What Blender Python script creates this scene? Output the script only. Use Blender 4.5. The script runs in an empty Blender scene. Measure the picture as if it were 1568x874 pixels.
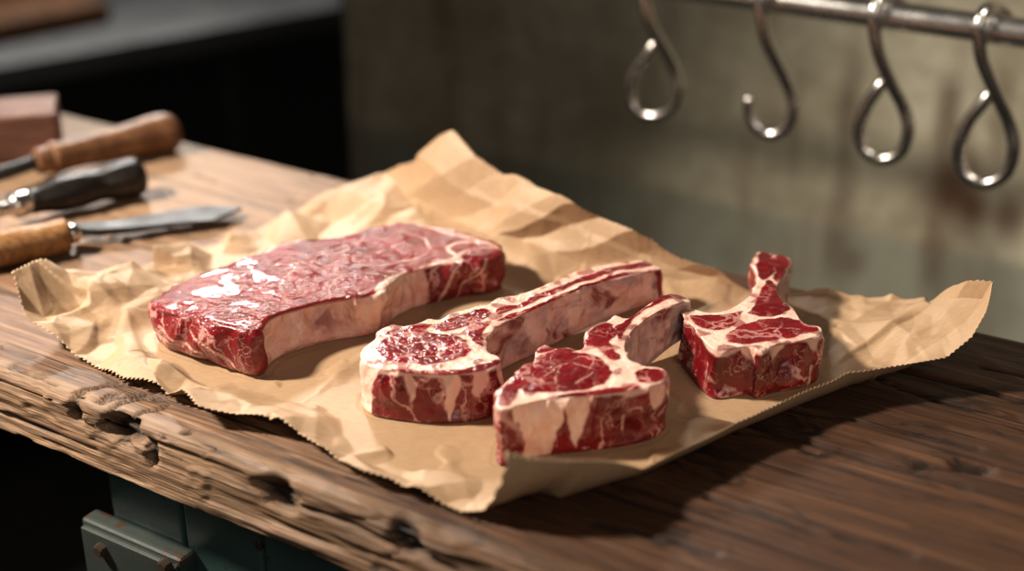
import bpy, bmesh, math, random
import numpy as np
from mathutils import Vector, Matrix, noise, Euler, geometry
random.seed(4); rng=np.random.default_rng(4)
scene=bpy.context.scene
# ---------------------------------------------------------------- survey of the bench (bench top is z = 0)
PITCH=math.radians(25); DIST=.85
cc,ss=math.cos(PITCH),math.sin(PITCH)
F=50/36*1568
C=np.array((0,-DIST*cc,DIST*ss))
def ray(px,py):
    x=(px-784)/F; u=(437-py)/F
    return np.array((x,cc+u*ss,-ss+u*cc))
def onz(px,py,z=0.):
    r=ray(px,py); return C+r*((z-C[2])/r[2])
A=np.array((-.848,.530)); Bv=np.array((.530,.848))      # bench long axis / across axis
def onb(px,py,b):
    r=ray(px,py); t=(b-(C[0]*Bv[0]+C[1]*Bv[1]))/(r[0]*Bv[0]+r[1]*Bv[1]); return C+r*t
def tolocal(p):
    return np.array((-(p[0]*A[0]+p[1]*A[1]), p[0]*Bv[0]+p[1]*Bv[1], p[2]))
ROT=-math.radians(32)
# ---------------------------------------------------------------- helpers
def link(ob,parent=None):
    scene.collection.objects.link(ob)
    if parent: ob.parent=parent
    return ob
def empty(name):
    e=bpy.data.objects.new(name,None); e.empty_display_size=.05; return link(e)
def mesh_obj(name,verts,faces,mat=None,parent=None,smooth=True):
    me=bpy.data.meshes.new(name); me.from_pydata([tuple(v) for v in verts],[],faces); me.update()
    if smooth: me.polygons.foreach_set('use_smooth',[True]*len(me.polygons))
    ob=bpy.data.objects.new(name,me)
    if mat: me.materials.append(mat)
    return link(ob,parent)
def grid_obj(name,V,mat,parent=None,smooth=True,flip=False):
    n,m=V.shape[:2]; idx=np.arange(n*m).reshape(n,m)
    q=np.stack([idx[:-1,:-1],idx[1:,:-1],idx[1:,1:],idx[:-1,1:]],-1).reshape(-1,4)
    if flip: q=q[:,::-1]
    me=bpy.data.meshes.new(name)
    me.vertices.add(n*m); me.vertices.foreach_set('co',V.reshape(-1).astype(np.float32))
    me.loops.add(q.size); me.loops.foreach_set('vertex_index',q.reshape(-1).astype(np.int32))
    me.polygons.add(len(q)); me.polygons.foreach_set('loop_start',np.arange(0,q.size,4,dtype=np.int32))
    me.update(calc_edges=True); me.validate()
    me.polygons.foreach_set('use_smooth',[smooth]*len(me.polygons))
    me.materials.append(mat); ob=bpy.data.objects.new(name,me); return link(ob,parent)
def add_attr(me,name,arr):
    a=me.attributes.new(name,'FLOAT','POINT'); a.data.foreach_set('value',np.asarray(arr,dtype=np.float32).reshape(-1))
def nz(P,s=1.,off=0.):
    s=np.broadcast_to(np.array(s,float),(3,))
    Q=P.reshape(-1,3)*s+off
    return np.array([noise.noise(Vector(q)) for q in Q]).reshape(P.shape[:-1])
def sst(a,b,x):
    t=np.clip((x-a)/(b-a),0,1); return t*t*(3-2*t)
def polyline_d(P,L,closed=False):
    P=P[:,:2]; L=np.array(L)[:,:2]; best=np.full(len(P),9.)
    n=len(L) if closed else len(L)-1
    for i in range(n):
        a=L[i];b=L[(i+1)%len(L)];ab=b-a
        t=np.clip(((P-a)@ab)/max(ab@ab,1e-12),0,1)
        best=np.minimum(best,np.linalg.norm(P-(a+t[:,None]*ab),axis=1))
    return best
def inside(P,L):
    L=np.array(L)[:,:2]; x=P[:,0];y=P[:,1]; r=np.zeros(len(P),bool)
    for i in range(len(L)):
        x1,y1=L[i];x2,y2=L[(i+1)%len(L)]
        c=((y1>y)!=(y2>y)); r^= c&(x<(x2-x1)*(y-y1)/((y2-y1) if y2!=y1 else 1e-9)+x1)
    return r
def sdist(P,L):
    d=polyline_d(P,L,True); return np.where(inside(P,L),-d,d)
def catmull(L,n,closed=False):
    L=np.array(L,float); N=len(L); out=[]
    segs=N if closed else N-1
    for i in range(segs):
        p1=L[i];p2=L[(i+1)%N]
        p0=L[i-1] if (closed or i>0) else 2*p1-p2
        p3=L[(i+2)%N] if (closed or i+2<N) else 2*p2-p1
        for k in range(n):
            t=k/n
            out.append(.5*((2*p1)+(-p0+p2)*t+(2*p0-5*p1+4*p2-p3)*t*t+(-p0+3*p1-3*p2+p3)*t**3))
    if not closed: out.append(L[-1])
    return np.array(out)
def resample(L,ts):
    L=np.array(L,float); s=np.r_[0,np.cumsum(np.linalg.norm(np.diff(L,axis=0),axis=1))]; s/=s[-1]
    return np.stack([np.interp(ts,s,L[:,k]) for k in range(L.shape[1])],-1)
def facets(xy,npts,amp,seed,xr=(-.45,.45),yr=(-.32,.22)):
    """piecewise planar crumple: random heights on a Delaunay net"""
    r=np.random.default_rng(seed)
    p=np.stack([r.uniform(*xr,npts),r.uniform(*yr,npts)],-1); hgt=r.uniform(-amp,amp,npts)
    res=geometry.delaunay_2d_cdt([Vector(q) for q in p],[],[],0,1e-6)
    vs_=np.array([tuple(v) for v in res[0]]); hv=np.array([hgt[o[0]] if o else 0. for o in res[3]])
    out=np.zeros(len(xy)); X_,Y_=xy[:,0],xy[:,1]
    order=np.argsort(X_); xs_=X_[order]
    for t in res[2]:
        a,b,c=vs_[list(t)]; lo=np.searchsorted(xs_,min(a[0],b[0],c[0])); hi=np.searchsorted(xs_,max(a[0],b[0],c[0]))
        ix=order[lo:hi]
        if len(ix)==0: continue
        x=X_[ix];y=Y_[ix]; D=(b[1]-c[1])*(a[0]-c[0])+(c[0]-b[0])*(a[1]-c[1])
        if abs(D)<1e-12: continue
        l1=((b[1]-c[1])*(x-c[0])+(c[0]-b[0])*(y-c[1]))/D; l2=((c[1]-a[1])*(x-c[0])+(a[0]-c[0])*(y-c[1]))/D; l3=1-l1-l2
        m=(l1>=-1e-9)&(l2>=-1e-9)&(l3>=-1e-9); out[ix[m]]=(l1*hv[t[0]]+l2*hv[t[1]]+l3*hv[t[2]])[m]
    return out
# ---------------------------------------------------------------- materials
class M:
    def __init__(s,name):
        s.m=bpy.data.materials.new(name); s.m.use_nodes=True; s.t=s.m.node_tree
        s.b=s.t.nodes['Principled BSDF']
        s.co=s.t.nodes.new('ShaderNodeTexCoord').outputs['Object']
    def n(s,ty,ins={},**kw):
        nd=s.t.nodes.new(ty)
        for k,v in kw.items(): setattr(nd,k,v)
        for k,v in ins.items(): s.set(nd.inputs[k],v)
        return nd
    def set(s,inp,v):
        if isinstance(v,bpy.types.NodeSocket): s.t.links.new(v,inp)
        else: inp.default_value=v
    def p(s,**kw):
        for k,v in kw.items(): s.set(s.b.inputs[k.replace('_',' ')],v)
    def map(s,scale,rot=(0,0,0),loc=(0,0,0)):
        return s.n('ShaderNodeMapping',{'Vector':s.co,'Scale':scale,'Rotation':rot,'Location':loc}).outputs[0]
    def noise(s,vec,scale,detail=4,rough=.55,dist=0):
        return s.n('ShaderNodeTexNoise',{'Vector':vec,'Scale':scale,'Detail':detail,'Roughness':rough,'Distortion':dist}).outputs[0]
    def ramp(s,fac,stops):
        r=s.n('ShaderNodeValToRGB',{'Fac':fac}); e=r.color_ramp.elements
        while len(e)<len(stops): e.new(.5)
        for i,(p,c) in enumerate(stops):
            e[i].position=p; e[i].color=(c,c,c,1) if not isinstance(c,tuple) else c+(1,)
        return r.outputs[0]
    def mix(s,f,a,b,mode='MIX'):
        nd=s.n('ShaderNodeMix',data_type='RGBA',blend_type=mode)
        for i,v in ((0,f),(6,a),(7,b)):
            if isinstance(v,tuple): v=v+(1,)
            s.set(nd.inputs[i],v)
        return nd.outputs[2]
    def math(s,op,a,b=0.,clamp=False):
        nd=s.n('ShaderNodeMath',operation=op,use_clamp=clamp); s.set(nd.inputs[0],a); s.set(nd.inputs[1],b); return nd.outputs[0]
    def attr(s,name): return s.n('ShaderNodeAttribute',attribute_name=name).outputs['Fac']
    def bump(s,h,st=.3,d=.001,normal=None):
        i={'Height':h,'Strength':st,'Distance':d}
        if normal is not None: i['Normal']=normal
        o=s.n('ShaderNodeBump',i).outputs[0]; s.t.links.new(o,s.b.inputs['Normal']); return o

def mat_meat(name,dark,light,rough=.24,vein=1.,topv=.25,sidev=.7,bump=.5):
    m=M(name)
    fat=m.attr('fat'); side=m.attr('side'); mem=m.attr('membrane')
    warp=m.n('ShaderNodeTexNoise',{'Vector':m.co,'Scale':60.,'Detail':5.}).outputs['Color']
    v=m.n('ShaderNodeVectorMath',operation='MULTIPLY_ADD'); m.set(v.inputs[0],warp); v.inputs[1].default_value=(.036,.036,.036); m.set(v.inputs[2],m.co); wv=v.outputs[0]
    mv=m.n('ShaderNodeMapping',{'Vector':wv,'Scale':(1,1,.45),'Rotation':(.30,.22,0)}).outputs[0]
    def lines(sc,w,msc,lo,hi):
        e=m.n('ShaderNodeTexVoronoi',{'Vector':mv,'Scale':sc},feature='DISTANCE_TO_EDGE').outputs['Distance']
        l=m.ramp(e,[(0,1.),(w*.5,.8),(w,0.)]); g=m.ramp(m.noise(m.co,msc,2),[(lo,0.),(hi,1.)])
        return m.math('MULTIPLY',l,g)
    big=lines(42.,.050,38.,.43,.55); small=lines(130.,.060,60.,.50,.62)
    e2=m.noise(m.map((1,1,.5)),90.,3,.6,1.4)
    l2=m.math('MULTIPLY',m.ramp(e2,[(.490,0.),(.5,1.),(.510,0.)]),m.ramp(m.noise(m.co,52.,2),[(.54,0.),(.64,.7)]))
    veins=m.math('MAXIMUM',m.math('MAXIMUM',big,m.math('MULTIPLY',small,.6)),l2)
    k=m.math('MULTIPLY_ADD',side,(sidev-topv)*vein); k.node.inputs[2].default_value=topv*vein
    veins=m.math('MULTIPLY',veins,k)
    mus=m.mix(m.ramp(m.noise(m.co,38.,5,.65),[(.34,0.),(.66,1.)]),dark,light)
    fib=m.ramp(m.noise(m.map((1,1,1),(.2,.5,.6)),420.,3),[(.35,0.),(.75,1.)])
    mus=m.mix(m.math('MULTIPLY',fib,.10),mus,(light[0]*1.3,light[1]*1.9,light[2]*1.8))
    fc=m.mix(m.ramp(m.noise(m.co,50.,4,.55),[(.35,0.),(.65,1.)]),(.76,.38,.29),(.90,.62,.49))
    fc=m.mix(m.ramp(m.noise(m.map((1,1,.35)),190.,4,.6,.5),[(.45,0.),(.68,.5)]),fc,(.97,.76,.62))
    fc=m.mix(m.ramp(m.noise(m.co,70.,3,.6,.6),[(.62,0.),(.74,.35)]),fc,(.60,.14,.12))
    fc=m.mix(m.math('MULTIPLY',mem,m.ramp(m.noise(m.map((1,1,1.5)),45.,3,.55,.4),[(.42,0.),(.62,.75)])),fc,(.38,.25,.26))
    fc=m.mix(m.math('MULTIPLY',mem,m.ramp(m.noise(m.map((1,1,1.2),(0,0,0),(3,1,2)),42.,3,.6,.6),[(.54,0.),(.62,.85)])),fc,(.20,.014,.02))
    col=m.mix(fat,mus,fc); col=m.mix(veins,col,(.86,.50,.42))
    m.p(Base_Color=col)
    r=m.math('MULTIPLY_ADD',fat,.12); r.node.inputs[2].default_value=rough
    m.p(Roughness=r,Subsurface_Weight=.10,Subsurface_Radius=(.004,.0012,.0009),Subsurface_Scale=1.,Coat_Weight=.3,Coat_Roughness=.03,Specular_IOR_Level=.38)
    h=m.math('ADD',m.math('MULTIPLY',m.noise(m.co,165.,4,.6),1.),m.math('MULTIPLY',m.math('MAXIMUM',fat,veins),.08))
    h=m.math('ADD',h,m.math('MULTIPLY',m.noise(m.co,520.,2),.08))
    m.bump(h,bump,.0028)
    return m.m
def mat_wood(name,c1,c2,c3,sc=(1.5,28,28),rough=.6,dirt=False,bump=.4):
    m=M(name); v=m.map(sc)
    g=m.noise(v,3.,6,.62,.6); fine=m.noise(m.map((sc[0]*2,sc[1]*6,sc[2]*6)),4.,4,.6)
    col=m.ramp(g,[(.30,c1),(.5,c2),(.70,c3)])
    col=m.mix(m.ramp(fine,[(.38,.75),(.56,0.)]),col,(c1[0]*.45,c1[1]*.45,c1[2]*.45))
    blot=m.ramp(m.noise(m.co,7.,4,.6),[(.35,0.),(.7,.55)])
    col=m.mix(blot,col,tuple(x*.45 for x in c2))
    if dirt:
        spl=m.ramp(m.noise(m.map((5,14,20)),4.,5,.7,1.),[(.55,0.),(.65,.85)])
        col=m.mix(spl,col,(.035,.020,.012))
        hair=m.ramp(m.noise(m.map((3,70,70)),3.,3,.6,.3),[(.62,0.),(.68,.9)])
        col=m.mix(hair,col,(.02,.011,.007))
        col=m.mix(m.attr('stain_shade'),col,(.37,.30,.26),'MULTIPLY')  # oiled tone and the shadow on the bench's right, both in the colour
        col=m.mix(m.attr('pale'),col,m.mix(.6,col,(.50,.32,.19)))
        col=m.mix(m.attr('dirt'),col,(.010,.006,.004))
    m.p(Base_Color=col,Roughness=m.ramp(fine,[(.2,rough+.18),(.8,rough-.10)]),Specular_IOR_Level=.35)
    m.bump(m.math('ADD',g,m.math('MULTIPLY',fine,.8)),bump,.002)
    return m.m
def mat_metal(name,col,rough,blot=.0,sc=60.,metal=1.):
    m=M(name); n=m.noise(m.co,sc,5,.6)
    c=m.mix(m.ramp(n,[(.4,0.),(.75,blot)]),col,tuple(x*.35 for x in col))
    m.p(Base_Color=c,Metallic=metal,Roughness=m.ramp(n,[(.2,rough*.8),(.8,rough*1.3)])); m.bump(n,.1,.0004)
    return m.m
def mat_paint(name,c1,c2,chip,rough=.5,amt=.62):
    m=M(name); n=m.noise(m.co,14.,6,.65); n2=m.noise(m.co,55.,5,.7)
    c=m.mix(m.ramp(n,[(.3,0.),(.7,1.)]),c1,c2); c=m.mix(m.ramp(n2,[(amt,0.),(amt+.05,1.)]),c,chip)
    m.p(Base_Color=c,Roughness=rough); m.bump(n2,.25,.001); return m.m
mt=M('kraft_paper')
n1=mt.noise(mt.co,9.,5,.6); n2=mt.noise(mt.map((1,3,1),(0,0,.5)),260.,4,.6)
c=mt.mix(mt.ramp(n1,[(.3,0.),(.7,1.)]),(.39,.248,.138),(.48,.318,.186)); c=mt.mix(mt.ramp(n2,[(.35,.3),(.65,0.)]),c,(.27,.16,.085))
mt.p(Base_Color=c,Roughness=.55,Specular_IOR_Level=.4); mt.bump(mt.math('ADD',n2,mt.math('MULTIPLY',mt.noise(mt.co,60.,4),1.5)),.25,.0009)
PAPER=mt.m
STEAKM=mat_meat('beef_red',(.12,.004,.006),(.25,.012,.016),.11,.8,.03,.7,.95)
CHOPM=mat_meat('chop_red',(.085,.002,.004),(.24,.009,.014),.14,1.,.42,.62,.5)
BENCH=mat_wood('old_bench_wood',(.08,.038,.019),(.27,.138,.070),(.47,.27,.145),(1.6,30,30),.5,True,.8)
STEEL=mat_metal('brushed_steel',(.78,.75,.72),.24)
HOOKM=mat_metal('hook_steel',(.62,.58,.54),.24,.5,90.)
BLADE=mat_metal('dark_blade_steel',(.05,.05,.052),.55,.4,60.,.5)
WHANDLE=mat_wood('handle_wood',(.13,.05,.02),(.27,.12,.05),(.40,.20,.09),(20,20,8),.42)
LHANDLE=mat_wood('light_handle_wood',(.25,.10,.03),(.42,.20,.07),(.52,.28,.11),(20,20,8),.42)
DHANDLE=mat_wood('dark_handle_wood',(.010,.008,.008),(.018,.014,.012),(.05,.028,.016),(20,20,8),.3)
REDWOOD=mat_wood('red_block_wood',(.17,.07,.045),(.28,.13,.09),(.36,.18,.13),(4,20,20),.6)
TEAL=mat_paint('teal_worn_paint',(.022,.048,.044),(.04,.078,.07),(.03,.018,.012),.45,.6)
TEALM=mat_paint('bracket_paint',(.02,.028,.026),(.045,.055,.048),(.05,.028,.018),.38,.55)
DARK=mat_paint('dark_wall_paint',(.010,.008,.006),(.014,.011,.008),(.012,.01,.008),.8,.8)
FLOOR=mat_paint('concrete_floor',(.03,.028,.025),(.05,.045,.04),(.03,.03,.03),.8,.7)
CTOP=mat_metal('counter_steel',(.22,.225,.23),.45,.2,12.)
RUST=mat_metal('bolt_rust',(.10,.07,.05),.5,.5,200.,.7)
# ---------------------------------------------------------------- camera
cam=bpy.data.cameras.new('camera'); cam.lens=50; cam.sensor_width=36
co=bpy.data.objects.new('camera',cam); link(co); co.location=C; co.rotation_euler=(math.radians(90)-PITCH,0,0)
cam.dof.use_dof=True; cam.dof.focus_distance=.735; cam.dof.aperture_fstop=3.0; cam.clip_start=.01
scene.camera=co
scene.view_settings.view_transform='Standard'
# ---------------------------------------------------------------- bench top
bench=empty('butcher_workbench')
FR,BK,TH=-.2376,.0888,.038
xs=np.arange(-.95,.75,.0020)
prof=[]
for z in np.linspace(-TH,-.004,30): prof.append((FR,z))
for t in np.linspace(0,math.pi/2,5)[1:]: prof.append((FR+.004-.004*math.cos(t),-.004+.004*math.sin(t)))
for y in np.arange(FR+.006,BK-.004,.0024): prof.append((y,0))
prof+= [(BK-.002,-.0005),(BK,-.003),(BK,-TH)]
prof=np.array(prof)
V=np.zeros((len(xs),len(prof),3)); V[...,0]=xs[:,None]; V[...,1]=prof[None,:,0]; V[...,2]=prof[None,:,1]
X=V[...,0];Y=V[...,1].copy();Zc=V[...,2].copy()
fr=np.clip(1-(Y-FR)/.016,0,1)
onface=(Y<FR+.0045)
zero=np.zeros_like(X)
P=np.stack([X,Y,Zc],-1)
n_lo=nz(np.stack([X,zero,zero],-1),(9,1,1),3.); n_mid=nz(P,(30,30,60),7.); n_f=nz(P,(14,160,220),1.)
n_f2=nz(P,(45,260,260),9.)
dirt=np.zeros_like(X)
cellr=np.zeros_like(X); cedge=np.ones_like(X)
fm=np.argwhere(fr>0)
for (i,j) in fm:
    x,y,z=P[i,j]; q=Vector((x*9+.9*n_mid[i,j]+.5*n_lo[i,j],0,(z-(y-FR)*.6)*60+.8*n_lo[i,j]+.9*n_f[i,j]))
    d,pt=noise.voronoi(q); hsh=math.sin(pt[0][0]*12.98+pt[0][2]*78.23)*43758.5; cellr[i,j]=hsh-math.floor(hsh); cedge[i,j]=d[1]-d[0]
rag=.5+.6*nz(P,(45,60,170),17.)+.45*n_f+.2*n_f2
ero=.0015+.0025*np.clip(n_lo*.5+.5,0,1)+.0012*cellr*sst(0,.2,cedge)+.0012*np.clip(n_mid,0,1)
ck=(1-sst(0,.05,cedge))*sst(.12,.28,nz(np.stack([X,zero,Zc],-1),(10,1,25),44.))
ero+=.0025*ck; dirt=np.maximum(dirt,.8*ck*onface)
for z0,a_,ph in ((-.015,.004,0),(-.027,.004,5)):
    zz=z0+a_*nz(np.stack([X,zero,zero],-1),(10,1,1),ph)+.001*n_mid
    act=sst(-.02,.15,nz(np.stack([X,zero,zero],-1),(8,1,1),ph+20))
    k=np.exp(-((Zc-zz)/.0011)**2)*act*onface; ero+=.004*k; dirt=np.maximum(dirt,k*.9)
gl=[tolocal(onz(*p)) for p in ((70,632),(150,655),(400,742),(620,800),(190,675))]
for (g,w,dp,zc) in zip(gl,(.006,.015,.013,.009,.004),(.008,.010,.008,.005,.007),(-.006,-.008,-.010,-.008,-.014)):
    k=np.exp(-((X-g[0])/w)**2)*np.exp(-((Zc-zc)/.010)**2)*(.30+.3*cellr+.95*rag)
    k=sst(.25,.6,k); ero+=dp*k*(.4+.9*rag); dirt=np.maximum(dirt,k*onface*.88)
V[...,1]+=fr*(ero+.0012*n_f+.0005*n_f2)*np.where(onface,1,.6)
V[...,2]-=np.where(Zc>-.006,fr*fr*np.clip(ero-.002,0,1)*.9,0)
top=np.where(onface,0,1.)*(1-.8*fr)
V[...,2]+=top*(.0007*n_f+.0003*n_f2+.001*nz(P,(5,9,1),4.))
for b0,ph in ((-.165,1),(-.075,6),(.02,11)):
    yy=b0+.0015*nz(np.stack([X,zero,zero],-1),(10,1,1),ph)
    k=np.exp(-((Y-yy)/.0016)**2)*top; V[...,2]-=.003*k; dirt=np.maximum(dirt,k*.8)
def crack(pts,w=.0011,dp=.003):
    global dirt
    L=catmull([tolocal(onz(*p)) for p in pts],6)
    Pf=np.stack([X+.0015*n_f,Y+.002*n_mid],-1).reshape(-1,2)
    d=polyline_d(Pf,L).reshape(X.shape); k=np.exp(-(d/w)**2)*(1-onface*1.)
    V[...,2]-=dp*k; dirt=np.maximum(dirt,k*.92)
for L in [((1050,642),(1110,655),(1175,668),(1250,693)),((60,610),(110,604),(160,590),(215,588)),((110,640),(170,612),(235,600)),
          ((85,590),(60,575),(10,565)),((1400,715),(1460,722),(1520,716)),((1290,690),(1400,725),(1480,750)),((130,650),(200,612),(250,612)),
          ((20,560),(60,578)),((900,800),(980,815),(1100,850)),((1300,560),(1420,610),(1560,640)),((1180,620),(1340,650),(1500,690)),
          ((300,268),(400,300),(470,310)),((480,270),(540,295)),((0,530),(50,548)),((300,690),(340,705),(400,715)),((90,655),(120,630),(180,600)),
          ((1080,760),(1200,800),(1400,850)),((1500,560),(1568,575)),((150,665),(190,640),(260,622)),((230,680),(290,660))]: crack(L)
for (px,py,r) in ((1495,718,.006),(95,640,.006),(1110,655,.004)):
    g0=tolocal(onz(px,py)); d=np.hypot((X-g0[0])*.45,Y-g0[1])+.003*n_mid; k=(1-sst(r*.3,r,d))*(1-onface*1.); V[...,2]-=.003*k; dirt=np.maximum(dirt,k*.85)
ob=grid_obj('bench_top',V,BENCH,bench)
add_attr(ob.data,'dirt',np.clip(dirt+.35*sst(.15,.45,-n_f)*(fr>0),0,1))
add_attr(ob.data,'stain_shade',np.clip(sst(-.07,.12,X+.05*n_mid)*1.,0,1))  # darker toward the right: wood staining plus painted-in shadow
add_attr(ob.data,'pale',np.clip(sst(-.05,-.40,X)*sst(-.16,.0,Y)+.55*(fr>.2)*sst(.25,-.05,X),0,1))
def box(name,lo,hi,mat,parent,bev=.003,rot=0.,loc=(0,0,0)):
    bm=bmesh.new(); bmesh.ops.create_cube(bm,size=1)
    for v in bm.verts:
        for i in range(3): v.co[i]=lo[i] if v.co[i]<0 else hi[i]
    bmesh.ops.bevel(bm,geom=bm.edges[:],offset=bev,segments=3,affect='EDGES',profile=.6)
    me=bpy.data.meshes.new(name); bm.to_mesh(me); bm.free(); me.materials.append(mat)
    o=bpy.data.objects.new(name,me); o.rotation_euler=(0,0,rot); o.location=loc; return link(o,parent)
box('bench_underside',(-.95,FR+.020,-TH-.004),(.747,BK-.001,-TH+.006),BENCH,bench,.001)
xl=tolocal(onb(188,790,-.205))[0]
box('leg_panel',(xl,-.212,-.83),(xl+.17,-.17,-TH-.004),TEAL,bench,.002)
for i in range(3):
    box('leg_plank_%d'%i,(xl+.004+i*.055,-.2145,-.83),(xl+.004+i*.055+.052,-.208,-TH-.005),TEAL,bench,.0015)
for i,(x0,y0) in enumerate(((-.9,-.2),(.62,-.2),(-.9,.02),(.62,.02))):
    box('leg_%d'%i,(x0,y0,-.83),(x0+.06,y0+.06,-TH-.004),TEAL,bench,.002)
box('apron',(-.88,.045,-.14),(.66,.065,-TH-.004),TEAL,bench,.002)
q0=tolocal(onb(133,800,-.222)); q1=tolocal(onb(283,838,-.222)); zt=(q0[2]+q1[2])/2
box('vise_bracket',(q0[0],-.226,-.25),(q1[0],-.214,zt),TEALM,bench,.003)
box('vise_bracket_cap',(q0[0]+.002,-.2285,zt-.05),(q1[0]-.002,-.2255,zt-.004),TEALM,bench,.0012)
for i,(px,py) in enumerate(((160,838),(258,862))):
    p=tolocal(onb(px,py,-.227))
    bm=bmesh.new(); bmesh.ops.create_cone(bm,cap_ends=True,segments=6,radius1=.0045,radius2=.0038,depth=.005,matrix=Matrix.Translation((p[0],-.230,p[2]))@Matrix.Rotation(math.pi/2,4,'X'))
    bmesh.ops.bevel(bm,geom=bm.edges[:],offset=.0006,segments=2,affect='EDGES')
    me=bpy.data.meshes.new('bolt_%d'%i); bm.to_mesh(me); bm.free(); me.materials.append(RUST); link(bpy.data.objects.new('bolt_%d'%i,me),bench)
bench.rotation_euler=(0,0,ROT)
# ---------------------------------------------------------------- meat outlines (on their cut faces)
def Zs(h,pts): return [onz(a,b,h) for a,b in pts]
HS=.025
steak=Zs(HS,[(235,458),(262,440),(292,424),(340,410),(400,392),(412,380),(430,376),(455,368),(470,369),(500,364),(540,358),(552,350),(575,348),(600,344),(620,343),(660,345),(700,352),(740,365),(768,378),(772,388),(740,398),(715,400),(690,405),(660,411),(630,419),(605,432),(588,448),(560,458),(520,463),(480,472),(440,484),(415,497),(405,512),(385,518),(350,510),(310,497),(270,485),(242,475)])
H1=.028
c1=Zs(H1,[(549,550),(553,535),(572,521),(578,508),(600,499),(618,502),(640,497),(655,489),(672,490),(690,481),(715,476),(745,470),(760,458),(790,456),(830,445),(870,431),(920,414),(975,397),(1000,402),(1016,411),(960,431),(900,450),(850,467),(802,484),(770,499),(750,513),(740,528),(746,542),(764,548),(768,558),(745,570),(700,577),(650,577),(600,572),(565,565)])
H2=.031
c2=Zs(H2,[(757,625),(760,605),(775,588),(786,578),(800,560),(814,556),(818,538),(835,528),(850,536),(868,534),(888,538),(895,520),(905,506),(930,495),(942,486),(960,490),(985,477),(1010,463),(1035,450),(1060,462),(1053,470),(1020,482),(990,496),(970,511),(960,531),(965,552),(985,562),(1015,566),(1024,577),(1010,590),(975,600),(930,607),(880,612),(830,617),(790,626),(770,632)])
H3=.0285
c3=Zs(H3,[(1040,482),(1055,472),(1085,480),(1110,476),(1135,462),(1152,445),(1158,420),(1153,398),(1160,387),(1190,392),(1210,400),(1202,425),(1191,445),(1200,465),(1220,480),(1232,497),(1257,503),(1258,515),(1230,525),(1190,532),(1165,540),(1150,534),(1110,540),(1092,538),(1075,525),(1060,505)])
# ---------------------------------------------------------------- paper
def Z3(pts): return np.array([onz(*p) for p in pts])
E1=Z3([(20,415,.035),(60,422,.025),(100,425,.018),(140,415,.02),(195,400,.018),(240,382,.015),(310,362,.01),(400,340,.008),(500,312,.006),(590,290,.012),(640,250,.04),(695,208,.062)])
E2=Z3([(695,208,.062),(730,245,.053),(765,272,.045),(810,297,.04),(850,316,.04),(880,324,.04),(920,337,.035),(970,352,.035),(1020,379,.025),(1070,397,.02),(1120,412,.015),(1215,436,.01),(1330,452,.01),(1430,462,.015),(1480,440,.04),(1520,437,.045)])
E3f=Z3([(1520,437,.045),(1508,480,.04),(1488,515,.03),(1450,547,.02),(1380,560,.018),(1300,573,.018),(1245,596,.016),(1120,650,.016),(985,716,.016),(880,706,.033),(780,695,.038)])
E3b=Z3([(1520,437,.045),(1498,500,.02),(1475,535,.01),(1440,562,.002),(1375,578,.001),(1300,592,.001),(1240,615,.001),(1120,665,.001),(990,724,.001),(870,762,.001),(742,800,.001)])
E4=Z3([(742,800,.001),(680,780,.001),(640,757,.006),(600,745,.004),(560,742,.003),(520,715,.003),(480,690,.004),(430,655,.008),(390,650,.006),(350,648,.004),(305,640,.006),(280,612,.006),(240,595,.005),(190,575,.006),(140,548,.006),(95,530,.006),(55,520,.006),(38,480,.02),(20,415,.035)])
NU,NV=440,440
us=np.linspace(0,1,NU); vs=np.linspace(0,1,NV)
C0=resample(E4[::-1],us); C1=resample(E2,us); D0=resample(E1,vs); D1=resample(E3b[::-1],vs); D1f=resample(E3f[::-1],vs)
U,W=np.meshgrid(us,vs,indexing='ij')
u3,w3=U[...,None],W[...,None]
P00,P01,P10,P11=C0[0],C1[0],C0[-1],C1[-1]
G=(1-w3)*C0[:,None]+w3*C1[:,None]+(1-u3)*D0[None]+u3*D1[None]-((1-u3)*(1-w3)*P00+(1-u3)*w3*P01+u3*(1-w3)*P10+u3*w3*P11)
LU,LV=.38,.33
def g(d,t): return np.exp(-(np.clip(d,0,9)/t)**1.35)
zc=np.maximum.reduce([C0[:,None,2]*g(W*LV,.03),C1[:,None,2]*g((1-W)*LV,.06),D0[None,:,2]*g(U*LU,.05),D1[None,:,2]*g((1-U)*LU,.035)])
xy=G[...,:2].reshape(-1,2)
sd=np.minimum.reduce([sdist(xy,s) for s in (steak,c1,c2,c3)]).reshape(U.shape)
wt=sst(.001,.028,sd)
wxy=xy+.0025*np.stack([nz(G,(30,30,0),3.).reshape(-1),nz(G,(30,30,0),13.).reshape(-1)],-1)
f1=facets(wxy,260,.0070,1).reshape(U.shape); f2=facets(wxy,1300,.0031,2).reshape(U.shape); f3=facets(wxy,6000,.0009,3).reshape(U.shape)
edge=np.minimum.reduce([U,1-U,W,1-W])
lift=.38+.75*sst(.20,.02,edge)+.5*sst(-.10,-.25,G[...,0])*sst(.3,.1,edge)
cr=(f1+.0003)*lift+f2*(.60+.75*lift)+f3+.0008*nz(G,(60,60,0),8.)
Z=.0008+zc*np.clip(wt+.1,0,1)+np.clip(cr*wt,-.008,.02)
Z=np.maximum(Z,.0015+.0006*wt)
Z=np.where(sd<.002,.0012,Z)
G[...,2]=Z
K=14; rows=[]
base=G[-1].copy(); top_=D1f.copy(); top_[:,:2]+= .0015*nz(D1f,(40,40,0),3.)[:,None]
ff=facets(np.stack([vs*.8-.4,vs*0],-1),160,.003,8)
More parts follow.
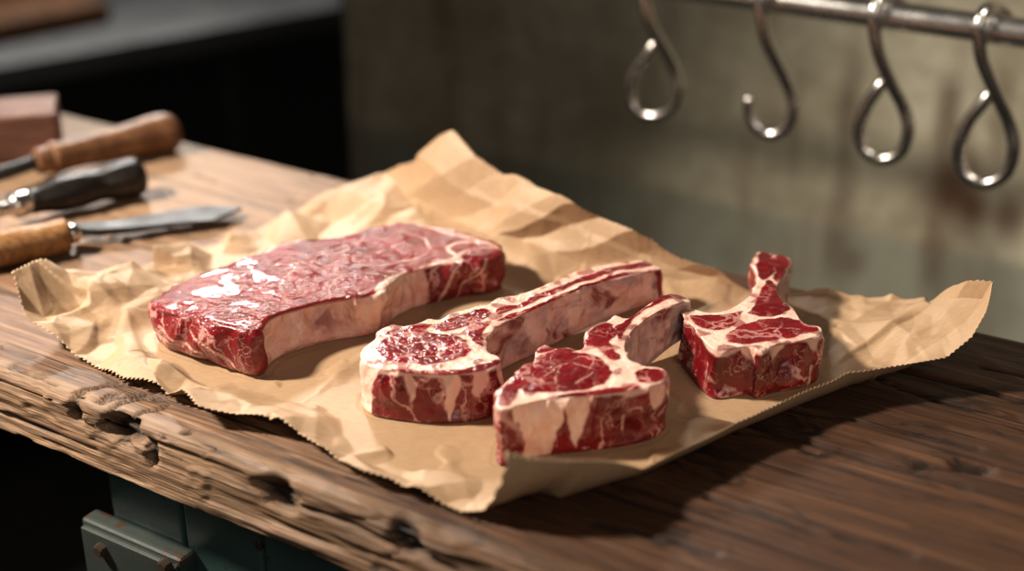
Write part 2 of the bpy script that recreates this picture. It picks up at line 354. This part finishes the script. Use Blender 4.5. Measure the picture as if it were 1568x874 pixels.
for k in range(1,K+1):
    t=k/K; r=base*(1-t)+top_*t
    out=np.array((.45,-.9))
    r[:,:2]+=out*(math.sin(math.pi*t)*.0035+ (ff*t)[:,None])*np.clip((top_[:,2]-base[:,2])/.03,0,1)[:,None]
    r[:,2]+=.0012*nz(r,(40,40,40),2.)*t
    rows.append(r)
G=np.concatenate([G,np.array(rows)],0)
def deckle(sl,inner,amp):
    e=G[sl]; i_=G[inner]; d=e-i_; d/= (np.linalg.norm(d,axis=-1,keepdims=True)+1e-9)
    n=len(e); z=np.where(np.arange(n)%4<2,1.,-.6)[:,None]*amp*(.7+.6*rng.random((n,1))); G[sl]=e+d*z
deckle((slice(None),0),(slice(None),2),.0008); deckle((slice(None),-1),(slice(None),-3),.0009)
deckle((0,slice(None)),(2,slice(None)),.0008); deckle((-1,slice(None)),(-3,slice(None)),.0009)
pap=grid_obj('kraft_butcher_paper',G,PAPER)
sm=pap.modifiers.new('thickness','SOLIDIFY'); sm.thickness=.00025; sm.offset=0
# ---------------------------------------------------------------- meat builder
def meat(name,outl,h,mat,paint,warp=None,vox=.0009,inset=.0022,lump=.0011,round_=.003,smi=5):
    L=catmull(outl,3,True)[:,:2]; n=len(L)
    area=.5*np.sum(L[:,0]*np.roll(L[:,1],-1)-np.roll(L[:,0],-1)*L[:,1])
    if area<0: L=L[::-1]
    T=np.roll(L,-1,0)-np.roll(L,1,0); T/=np.linalg.norm(T,axis=1)[:,None]; N=np.stack([T[:,1],-T[:,0]],-1)
    rings=[(inset*.8,0.),(0,round_*.9),(-.0004,h*.5),(0,h-round_),(inset*.35,h-round_*.35),(inset,h)]
    bm=bmesh.new(); R=[]
    for o,z in rings: R.append([bm.verts.new((*(L[i]-N[i]*o),z)) for i in range(n)])
    for a,b in zip(R[:-1],R[1:]):
        for i in range(n): bm.faces.new((a[i],a[(i+1)%n],b[(i+1)%n],b[i]))
    for ring,fl in ((R[0],True),(R[-1],False)):
        for tr in geometry.tessellate_polygon([[Vector((*L[i],0)) for i in range(n)]]):
            a,b,c=tr; u=L[b]-L[a]; w=L[c]-L[a]; ccw=(u[0]*w[1]-u[1]*w[0])>0
            if ccw==fl: a,b,c=c,b,a
            try: bm.faces.new((ring[a],ring[b],ring[c]))
            except ValueError: pass
    me=bpy.data.meshes.new('tmp'); bm.to_mesh(me); bm.free(); o=bpy.data.objects.new('tmp',me); link(o)
    r=o.modifiers.new('r','REMESH'); r.mode='VOXEL'; r.voxel_size=vox
    s=o.modifiers.new('s','SMOOTH'); s.factor=.5; s.iterations=smi
    dg=bpy.context.evaluated_depsgraph_get(); dg.update()
    m2=bpy.data.meshes.new_from_object(o.evaluated_get(dg)); bpy.data.objects.remove(o)
    nv=len(m2.vertices); P=np.zeros(nv*3,np.float32); m2.vertices.foreach_get('co',P); P=P.reshape(-1,3).astype(float)
    Nn=np.zeros(nv*3,np.float32); m2.vertices.foreach_get('normal',Nn); Nn=Nn.reshape(-1,3).astype(float)
    sidef=1-sst(.45,.8,Nn[:,2])
    Pw=P.copy(); Pw[:,0]+=.0022*nz(P,95.,2.)+.0008*nz(P,300.,5.); Pw[:,1]+=.0022*nz(P,95.,12.)+.0008*nz(P,300.,15.)
    topm=(1-sidef)*sst(.55*h,.8*h,P[:,2])
    fat,mem=paint(Pw,P,topm,Nn,h)
    up=sst(0,.006,P[:,2])
    ridge=1-2*np.abs(nz(P,(75,75,28),21.)); 
    d=lump*nz(P,70.,1.)+lump*1.5*nz(P,32.,6.)+.0004*nz(P,220.,4.)+lump*1.1*(ridge-.6)*sidef
    d=d*(.28+1.0*sidef)-.0007*fat*sidef*(1-mem)+(-.0003)*fat*(1-sidef)
    P2=P+Nn*(d*up)[:,None]
    P2[:,2]=np.where(P[:,2]<.002,P[:,2],P2[:,2])
    if warp is not None: P2=warp(P2)
    P2[:,2]+=.0016
    m2.vertices.foreach_set('co',P2.astype(np.float32).reshape(-1)); m2.update()
    m2.polygons.foreach_set('use_smooth',[True]*len(m2.polygons))
    m2.materials.clear(); m2.materials.append(mat)
    add_attr(m2,'fat',np.clip(fat,0,1)); add_attr(m2,'side',sidef); add_attr(m2,'membrane',mem)
    m2.name=name; return link(bpy.data.objects.new(name,m2))
# steak
sc_=lambda pts:Zs(HS,pts)
front=sc_([(414,500),(470,477),(530,466),(590,448),(612,432),(640,420)])
curves=[(sc_([(415,500),(470,478),(530,467),(590,450),(606,434),(650,413),(700,400)]),.0018,.0018),
 (sc_([(585,452),(600,436),(625,422)]),.0035,.002),
 (sc_([(700,398),(688,382),(720,372),(745,374)]),.0006,.0009),
 (sc_([(560,350),(620,358),(655,372),(652,390),(600,408),(540,412)]),.0002,.0007),
 (sc_([(405,388),(440,374),(520,364),(560,352),(600,346)]),.0008,.0022),
 (sc_([(505,450),(520,425),(510,400),(540,380),(560,360)]),.00005,.0006),(sc_([(520,425),(470,408),(440,395)]),.0,.0005),
 (sc_([(520,425),(570,425),(600,432)]),.0001,.0006),(sc_([(480,395),(560,372)]),.0,.0005),(sc_([(500,405),(410,410)]),.0,.0005),
 (sc_([(640,345),(700,362),(765,380)]),.0006,.0012),(sc_([(690,404),(720,385),(760,382)]),.0005,.001),
 (sc_([(660,350),(700,356),(735,372)]),.0002,.0008),(sc_([(620,375),(580,392),(530,398)]),.0,.0005),(sc_([(440,470),(430,440),(450,420)]),.0,.0005)]
def paint_steak(Pw,P,topm,Nn,h):
    f=np.zeros(len(P)); brk=.45+.55*sst(-.15,.15,nz(P,60.,61.))
    for L,w,s in curves:
        L=catmull(L,5); f=np.maximum(f,(1-sst(w,w+s,polyline_d(Pw,L)))*(1. if w>.0005 else .8*brk))
    ft=f*topm
    d=polyline_d(Pw,front); sidefat=1-sst(.0075,.0095,d)
    fs=sidefat.copy()
    a=onz(515,505,.014); pd=np.linalg.norm((P-a)*np.array((1,1,.7)),axis=1)+.004*nz(P,80.,7.)
    mem=(1-sst(.006,.015,pd))*fs
    fs=fs*(1-.75*(1-sst(.003,.006,pd)))
    lo=onz(600,505,.003); pd=np.linalg.norm((P-lo)*np.array((.5,.5,1.4)),axis=1)+.003*nz(P,70.,3.); fs*=1-.5*(1-sst(.004,.008,pd))
    for px,sl in ((655,.6),(684,.5),(722,.7)):
        a=onz(px,412-(px-655)*.2,HS); off=(P[:,2]-.012)*sl+.003*nz(P,(90,90,50),px)
        dd=np.abs((Pw[:,0]-a[0])-off); fs=np.maximum(fs,(1-sst(.0003,.0012,dd))*(Pw[:,1]<a[1]+.02)*.8*(Nn[:,1]<0))
    for px,py,sl in ((275,540,.35),(330,545,.5),(250,520,.2)):
        a=onz(px,py,.008); dd=np.abs(P[:,2]-.010-(a[0]-P[:,0])*sl-.003*nz(P,60.,5.)); fs=np.maximum(fs,(1-sst(.0003,.0011,dd))*.75*(np.abs(P[:,0]-a[0])<.014)*(Nn[:,1]<0))
    return np.maximum(ft,fs*(1-topm)),np.clip(mem,0,1)*(1-topm)
def warp_steak(P):
    a=onz(405,512,HS); d=np.hypot(P[:,0]-a[0],P[:,1]-a[1])
    k=1+.06*np.exp(-(d/.05)**2)-.10*sst(.09,.16,P[:,0]-a[0])-.1*sst(.03,.08,a[0]-P[:,0])
    P[:,2]*=k; return P
meat('beef_loin_steak',steak,HS,STEAKM,paint_steak,warp_steak,.0009,.0026,.0021,.0042)
def chop_paint(h,muscles,spots,membranes,strk):
    MU=[catmull(Zs(h,m),4,True) for m in muscles]; SP=[(onz(a,b,h),r,k) for a,b,r,k in spots]; ME=[(catmull(Zs(h,l),4),w,k) for l,w,k in membranes]
    ST=[catmull(Zs(h,l),4) for l in strk]
    def f(Pw,P,topm,Nn,h_):
        d=np.minimum.reduce([sdist(Pw,m) for m in MU]); ft=sst(.0005,.0011,d)
        ft*=1-.7*sst(.18,.30,nz(P,130.,77.))
        for l in ST: ft=np.maximum(ft,.6*(1-sst(.0,.0005,polyline_d(Pw,l))))
        fs=np.zeros(len(P)); nn=nz(P,(60,60,45),3.); n3=nz(P,(150,150,60),9.)
        for c,r,k in SP:
            d=np.hypot(Pw[:,0]-c[0],Pw[:,1]-c[1])+.004*nn+.0015*n3+.18*(.014-P[:,2]); fs=np.maximum(fs,k*(1-sst(r,r+.0010,d)))
        rim=sst(h-.0024,h-.0010,P[:,2]+.0022*nn+.0012*n3); fs=np.maximum(fs,.85*rim)
        mem=np.zeros(len(P))
        for l,w,k in ME:
            d=polyline_d(Pw,l)+.002*nn; mk=(1-sst(w,w+.001,d)); fs=np.maximum(fs,k*mk); mem=np.maximum(mem,mk)
        return np.maximum(ft*topm,fs*(1-topm)),mem*(1-topm)
    return f
p1=chop_paint(H1,[[(576,538),(590,520),(620,512),(660,513),(702,522),(714,538),(700,553),(660,560),(610,558),(585,551)],
 [(668,503),(700,488),(740,478),(744,487),(715,501),(690,509)],[(720,506),(747,497),(737,515),(740,534),(725,528)],
 [(605,568),(660,572),(725,567),(757,556),(762,560),(740,573),(650,579),(610,573)],[(762,478),(800,466),(900,433),(975,403),(990,407),(900,439),(800,471),(768,485)],
 [(760,497),(800,480),(900,446),(1005,412),(1010,415),(900,448),(800,484)],[(590,514),(625,504),(658,500),(643,509),(605,514)]],
 [(549,550,.0048,1.),(560,562,.0042,1.),(625,577,.0010,1.),(690,578,.0008,.9),(764,555,.0022,.9),(735,572,.0008,.9)],
 [([(1000,418),(900,452),(800,485),(755,507),(742,528),(752,543)],.0035,1.)],[[(615,535),(650,528),(690,540)],[(640,520),(660,545)],[(600,545),(640,548)]])
def lift1(a,b,zb,bow):
    a=onz(*a,.025)[:2]; b=onz(*b,.025)[:2]
    def w(P):
        ab=b-a; t=((P[:,:2]-a)@ab)/(ab@ab); k=sst(0,1,t)*zb
        arch=bow*np.sin(math.pi*np.clip(t,0,1))
        P[:,2]=k+arch+P[:,2]*(1-k/.0285)-sst(.55,1.,t)*.0025*(P[:,2]/.028); return P
    return w
meat('bone_in_rib_chop',c1,H1,CHOPM,p1,lift1((790,478),(1000,405),.006,.0030),.00075,.0010,.0013,.0018,3)
p2=chop_paint(H2,[[(788,594),(798,566),(830,547),(870,544),(914,553),(936,570),(924,589),(880,600),(830,605),(800,602)],
 [(895,526),(915,505),(935,500),(940,515),(933,528),(945,550),(932,551),(914,536)],[(858,611),(900,602),(960,596),(975,599),(930,606),(872,613)],
 [(952,500),(985,482),(1035,454),(1048,460),(1000,476),(968,494),(950,521),(945,512)],[(974,575),(1010,570),(1008,585),(980,590)],[(762,622),(770,600),(785,592),(788,612),(775,626)],[(820,542),(840,535),(880,541),(850,542)]],
 [(815,620,.0050,1.),(838,618,.0040,1.),(885,612,.0014,.95),(1000,590,.0014,.9),(1022,575,.0014,.9),(960,603,.0008,.8)],
 [([(1055,467),(1020,483),(990,496),(970,511),(960,531),(968,553)],.0035,1.)],[[(830,580),(870,560),(910,570)],[(850,590),(860,560)],[(880,590),(905,575)]])
meat('bone_in_rib_chop',c2,H2,CHOPM,p2,lift1((950,505),(1055,458),.011,.0030),.00075,.0010,.0015,.0018,3)
p3=chop_paint(H3,[[(1118,514),(1150,496),(1200,492),(1235,500),(1246,508),(1200,520),(1150,531),(1120,529)],
 [(1060,487),(1110,487),(1136,478),(1120,499),(1100,509),(1078,505)],[(1150,483),(1165,453),(1180,433),(1190,450),(1205,477),(1180,487)],
 [(1162,392),(1182,395),(1180,425),(1165,430)],[(1188,398),(1205,401),(1198,432),(1188,430)]],
 [(1150,537,.0014,1.),(1190,534,.0012,.9),(1245,520,.0010,.8),(1100,538,.0008,.9),(1205,425,.003,.5)],
 [([(1212,400),(1205,430),(1200,465)],.002,.6)],[[(1150,512),(1190,505),(1225,507)]])
meat('bone_in_loin_chop',c3,H3,CHOPM,p3,None,.00075,.0009,.0016,.0016,3)
# ---------------------------------------------------------------- tools
def lathe(name,stations,mat,parent,seg=32,flat=1.):
    pts=np.array([p for p,_ in stations]); ax=pts[-1]-pts[0]; ax/=np.linalg.norm(ax)
    up=np.array((0,0,1.)); sd_=np.cross(ax,up); sd_/=np.linalg.norm(sd_); up=np.cross(sd_,ax)
    S=catmull([np.r_[p,r] for p,r in stations],5)
    V=[];Fc=[]
    for s in S:
        for k in range(seg):
            a=2*math.pi*k/seg; V.append(s[:3]+max(s[3],.0002)*(math.cos(a)*sd_+flat*math.sin(a)*up))
    n=len(S)
    for i in range(n-1):
        for k in range(seg): Fc.append((i*seg+k,i*seg+(k+1)%seg,(i+1)*seg+(k+1)%seg,(i+1)*seg+k))
    Fc.append(tuple(range(seg))[::-1]); Fc.append(tuple((n-1)*seg+k for k in range(seg)))
    return mesh_obj(name,V,Fc,mat,parent)
def tool(name): return empty(name)
t=tool('sharpening_steel'); z=.0145
def st(lst,z): return [(onz(a,b,z),r) for a,b,r in lst]
lathe('handle',st([(72,243,.0005),(75,242,.010),(84,241,.0115),(95,239,.0105),(120,233,.0105),(160,224,.0115),(200,214,.0125),(235,206,.0143),(258,202,.0143),(270,200,.010),(274,199,.0008)],z),WHANDLE,t)
lathe('collar',st([(52,248,.0006),(54,247,.0085),(62,246,.0095),(76,243,.0095)],z),WHANDLE,t)
lathe('steel_rod',st([(-80,285,.0045),(0,266,.005),(56,247,.005)],z),BLADE,t)
t=tool('wood_handled_awl'); z=.0135
lathe('handle',st([(42,310,.001),(46,309,.008),(60,306,.0085),(90,298,.0115),(120,291,.0120),(150,284,.0105),(168,280,.0118),(190,275,.0132),(208,271,.0128),(218,268,.009),(221,267,.0008)],z),DHANDLE,t)
lathe('ferrule',st([(14,318,.004),(18,317,.0075),(28,314,.0085),(44,309,.0078)],z),STEEL,t)
lathe('shaft',st([(-70,340,.004),(0,322,.0045),(18,317,.0045)],z),STEEL,t)
t=tool('skew_knife'); z=.0115
lathe('handle',st([(-70,392,.0105),(-20,384,.0115),(30,375,.0112),(70,367,.0105),(95,361,.0110),(104,359,.0095),(107,358,.001)],z),LHANDLE,t)
lathe('ferrule',st([(104,360,.004),(106,359,.0062),(118,356,.0056),(121,355,.003)],z),STEEL,t)
bl=[(116,351),(160,347),(210,338),(270,326),(320,317),(345,317),(371,319),(352,328),(325,339),(270,345),(200,355),(150,360),(116,360)]
B2=[onz(a,b,.006) for a,b in bl]; n=len(B2)
Vv=[p+np.array((0,0,.001+.004*max(0,(1-i_/5) if i_<6 else (i_-8)/4 if i_>8 else 0))) for i_,p in enumerate(B2)]+[p-np.array((0,0,.001)) for p in B2]
Fc=[tuple(range(n)),tuple(range(2*n-1,n-1,-1))]+[(i,i+n,(i+1)%n+n,(i+1)%n) for i in range(n)]
o=mesh_obj('blade',Vv,Fc,BLADE,t,False); bv=o.modifiers.new('b','BEVEL'); bv.width=.0006; bv.segments=2
p0=onz(95,245,0); p1_=onz(-110,262,0); ex=(p0-p1_)[:2]; Ln=np.hypot(*ex); ang=math.atan2(ex[1],ex[0])
box('sharpening_stone_block',(0,0,.001),(Ln,.052,.036),REDWOOD,None,.003,ang,tuple(p1_))
# ---------------------------------------------------------------- rail and hooks
RB=.30
ra=onb(1400,28,RB); ldir=np.array((.848,-.530,0.))
rail=empty('steel_hanging_rail')
lathe('rail_tube',[(ra-ldir*1.6,.0098),(ra-ldir*.8,.0098),(ra,.0098),(ra+ldir*.9,.0098)],STEEL,rail,40)
bn=np.array((.530,.848,0.))
for i,dx in enumerate((-.62,.45)):
    q=ra+ldir*dx; lathe('wall_arm_%d'%i,[(q,.006),(q+bn*.12,.006),(q+bn*.252,.006)],STEEL,rail,24)
    lathe('flange_%d'%i,[(q+bn*.240,.02),(q+bn*.246,.02),(q+bn*.2505,.02)],STEEL,rail,32)
def hook(stem,arc):
    pts=[onb(a,b,RB+o) for a,b,o in arc]+[onb(a,b,RB+o) for a,b,o in stem]
    S=catmull(pts,6); S=resample(S,np.linspace(0,1,110)); seg=16
    V=[];Fc=[]; T=np.gradient(S,axis=0); T/=np.linalg.norm(T,axis=1)[:,None]
    nrm=np.cross(T[0],(0.3,1,.2)); nrm/=np.linalg.norm(nrm)
    for i in range(len(S)):
        nrm=nrm-T[i]*(nrm@T[i]); nrm/=np.linalg.norm(nrm); bi=np.cross(T[i],nrm)
        e=min(i,len(S)-1-i); r=.0046*(math.sqrt(1-(1-min(e,3)/3)**2) if e<3 else 1); r=max(r,.0004)
        for k in range(seg):
            a=2*math.pi*k/seg; V.append(S[i]+r*(math.cos(a)*nrm+math.sin(a)*bi))
    for i in range(len(S)-1):
        for k in range(seg): Fc.append((i*seg+k,i*seg+(k+1)%seg,(i+1)*seg+(k+1)%seg,(i+1)*seg+k))
    Fc.append(tuple(range(seg))[::-1]); Fc.append(tuple((len(S)-1)*seg+k for k in range(seg)))
    mesh_obj('meat_hook',V,Fc,HOOKM)
def arc(x,y):
    return [(x+50,y+18,.0155),(x+54,y+2,.016),(x+45,y-15,.0115),(x+28,y-28,.003),(x+11,y-23,-.009),(x+2,y-2,-.0148)]
hook([(1500,62,-.0145),(1505,95,-.012),(1526,145,-.006),(1546,190,0),(1553,228,0),(1540,266,0),(1508,281,0),(1478,267,0),(1468,232,0),(1482,188,0),(1508,154,0),(1522,132,.004)],arc(1497,40))
hook([(1340,50,-.0145),(1347,85,-.012),(1366,130,-.006),(1384,165,0),(1391,198,0),(1380,232,0),(1352,244,0),(1325,231,0),(1316,198,0),(1327,162,0),(1346,134,0),(1358,115,.004)],arc(1336,22))
hook([(1168,35,-.0145),(1175,65,-.012),(1192,100,-.006),(1210,138,0),(1215,170,0),(1203,197,0),(1180,206,0),(1158,194,0),(1147,168,0),(1149,143,0)],arc(1163,0))
hook([(990,12,-.0145),(998,40,-.012),(1016,72,-.006),(1034,108,0),(1040,138,0),(1028,167,0),(1001,178,0),(974,167,0),(965,138,0),(975,104,0),(994,80,0),(1008,58,.004)],arc(984,-20))
# ---------------------------------------------------------------- room
m=M('aged_plaster'); st_=m.attr('stain_shade'); lo=m.attr('low')
n1=m.noise(m.co,5.,5,.6); n2=m.noise(m.co,40.,5,.6)
c=m.mix(m.ramp(n1,[(.38,0.),(.62,1.)]),(.23,.20,.135),(.39,.355,.265)); c=m.mix(lo,c,(.17,.175,.135)); c=m.mix(m.ramp(n2,[(.3,.35),(.6,0.)]),c,(.15,.125,.085))
c=m.mix(m.ramp(m.noise(m.map((14,1,4)),1.,5,.6,.5),[(.54,0.),(.68,.5)]),c,(.13,.08,.045))
c=m.mix(st_,c,(.050,.020,.007)); m.p(Base_Color=c,Roughness=.7); m.bump(n2,.2,.002); PLASTER=m.m
WB=.55
wx_=np.arange(-.56,1.3,.006); wz=np.arange(-.85,1.6,.009)
Vw=np.zeros((len(wx_),len(wz),3)); Vw[...,0]=wx_[:,None]; Vw[...,1]=WB; Vw[...,2]=wz[None]
sn=nz(Vw,(18,1,18),3.); stn=np.zeros(sn.shape)
def wp(px,py): p=tolocal(onb(px,py,WB)); return p[0],p[2]
for px,py,r,k in ((1462,288,.036,1.),(1485,318,.026,1.),(1435,262,.014,.8),(1468,200,.016,.7),(1300,400,.018,.7),(1310,170,.010,.4),(1545,330,.022,.9),(1120,385,.012,.4)):
    a,b=wp(px,py); d=np.hypot(Vw[...,0]-a,(Vw[...,2]-b)*.8)+.010*sn; stn=np.maximum(stn,k*(1-sst(r*.3,r*1.5,d)))
for x0,y0,y1,w,k in ((1465,95,420,.009,.65),(1312,60,430,.008,.6),(1300,230,440,.011,.55),(1550,90,300,.007,.5),(1440,330,440,.009,.55),(1225,120,300,.005,.3)):
    a,b=wp(x0,y0); _,b1=wp(x0,y1); d=np.abs(Vw[...,0]-a+.004*sn); stn=np.maximum(stn,k*(1-sst(w*.4,w*1.8,d))*sst(b1-.02,b1+.02,Vw[...,2])*sst(b+.01,b-.03,Vw[...,2]))
wall=grid_obj('wall_back',Vw,PLASTER,None,True,True); add_attr(wall.data,'stain_shade',np.clip(stn*(.8+.5*sn),0,1))
a,b=wp(1300,352); add_attr(wall.data,'low',sst(b+.006,b-.006,Vw[...,2]+.002*sn)*.85); wall.rotation_euler=(0,0,ROT)
def W2(x,y,z): return (x*.848+y*.530,-x*.530+y*.848,z)
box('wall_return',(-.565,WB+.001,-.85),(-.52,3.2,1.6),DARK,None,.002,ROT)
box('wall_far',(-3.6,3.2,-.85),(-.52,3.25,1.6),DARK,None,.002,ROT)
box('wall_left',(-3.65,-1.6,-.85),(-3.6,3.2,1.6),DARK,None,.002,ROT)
box('floor',(-3.6,-2.2,-.88),(1.6,3.2,-.83),FLOOR,None,.002,ROT)
cnt=empty('steel_prep_counter')
e0=np.array((-.69,1.08)); e1=np.array((-.155,1.50)); dv=(e1-e0)/np.linalg.norm(e1-e0); an=math.atan2(dv[1],dv[0]); Lc=np.linalg.norm(e1-e0)
box('counter_top',(-.9,0,-.215),(Lc,.55,-.18),CTOP,cnt,.004)
box('leg_1',(Lc-.115,.02,-.83),(Lc-.08,.055,-.215),CTOP,cnt,.003)
box('leg_2',(-.85,.02,-.83),(-.815,.055,-.215),CTOP,cnt,.003)
box('leg_3',(Lc-.115,.48,-.83),(Lc-.08,.515,-.215),CTOP,cnt,.003)
box('lower_shelf',(-.88,.03,-.72),(Lc-.09,.52,-.70),CTOP,cnt,.003)
cnt.rotation_euler=(0,0,an); cnt.location=(e0[0],e0[1],0)
for (u0,v0,w_,d_,h_,mt_) in ((-.02,.10,.24,.14,.03,WHANDLE),(.03,.30,.22,.10,.07,REDWOOD),(-.36,.28,.22,.14,.08,REDWOOD)):
    p=e0+dv*u0+np.array((-dv[1],dv[0]))*v0
    box('cutting_board' if h_<.05 else 'wooden_crate',(0,0,-.1795),(w_,d_,-.1795+h_),mt_,None,.006,an+.1,(p[0],p[1],0))
# ---------------------------------------------------------------- lights
def area(name,loc,tgt,e,sx,sy,col,spread=180):
    l=bpy.data.lights.new(name,'AREA'); l.shape='RECTANGLE'; l.size=sx; l.size_y=sy; l.energy=e; l.color=col; l.spread=math.radians(spread)
    o=bpy.data.objects.new(name,l); link(o); o.location=loc; o.rotation_euler=(Vector(tgt)-Vector(loc)).to_track_quat('-Z','Y').to_euler(); return o
def spot(name,loc,tgt,e,size,ang,blend,col):
    l=bpy.data.lights.new(name,'SPOT'); l.energy=e; l.shadow_soft_size=size; l.spot_size=math.radians(ang); l.spot_blend=blend; l.color=col
    o=bpy.data.objects.new(name,l); link(o); o.location=loc; o.rotation_euler=(Vector(tgt)-Vector(loc)).to_track_quat('-Z','Y').to_euler(); return o
area('window_light',(-.66,1.75,1.0),(-.1,-.05,0),15,.22,.18,(1,.95,.88),120)
spot('key_lamp',(-.94,-.08,.80),(-.05,-.07,0),140,.06,52,.8,(1,.885,.745))
area('fill_softbox',(.30,-1.3,.8),(0,-.05,0),4.5,.6,.6,(1,.88,.77))
spot('wall_lamp',W2(.52,.0,.85),W2(.30,.55,.06),46,.08,48,1.,(1,.93,.80))
w=bpy.data.worlds.new('world'); scene.world=w; w.use_nodes=True; w.node_tree.nodes['Background'].inputs[0].default_value=(1,.93,.85,1); w.node_tree.nodes['Background'].inputs[1].default_value=.04
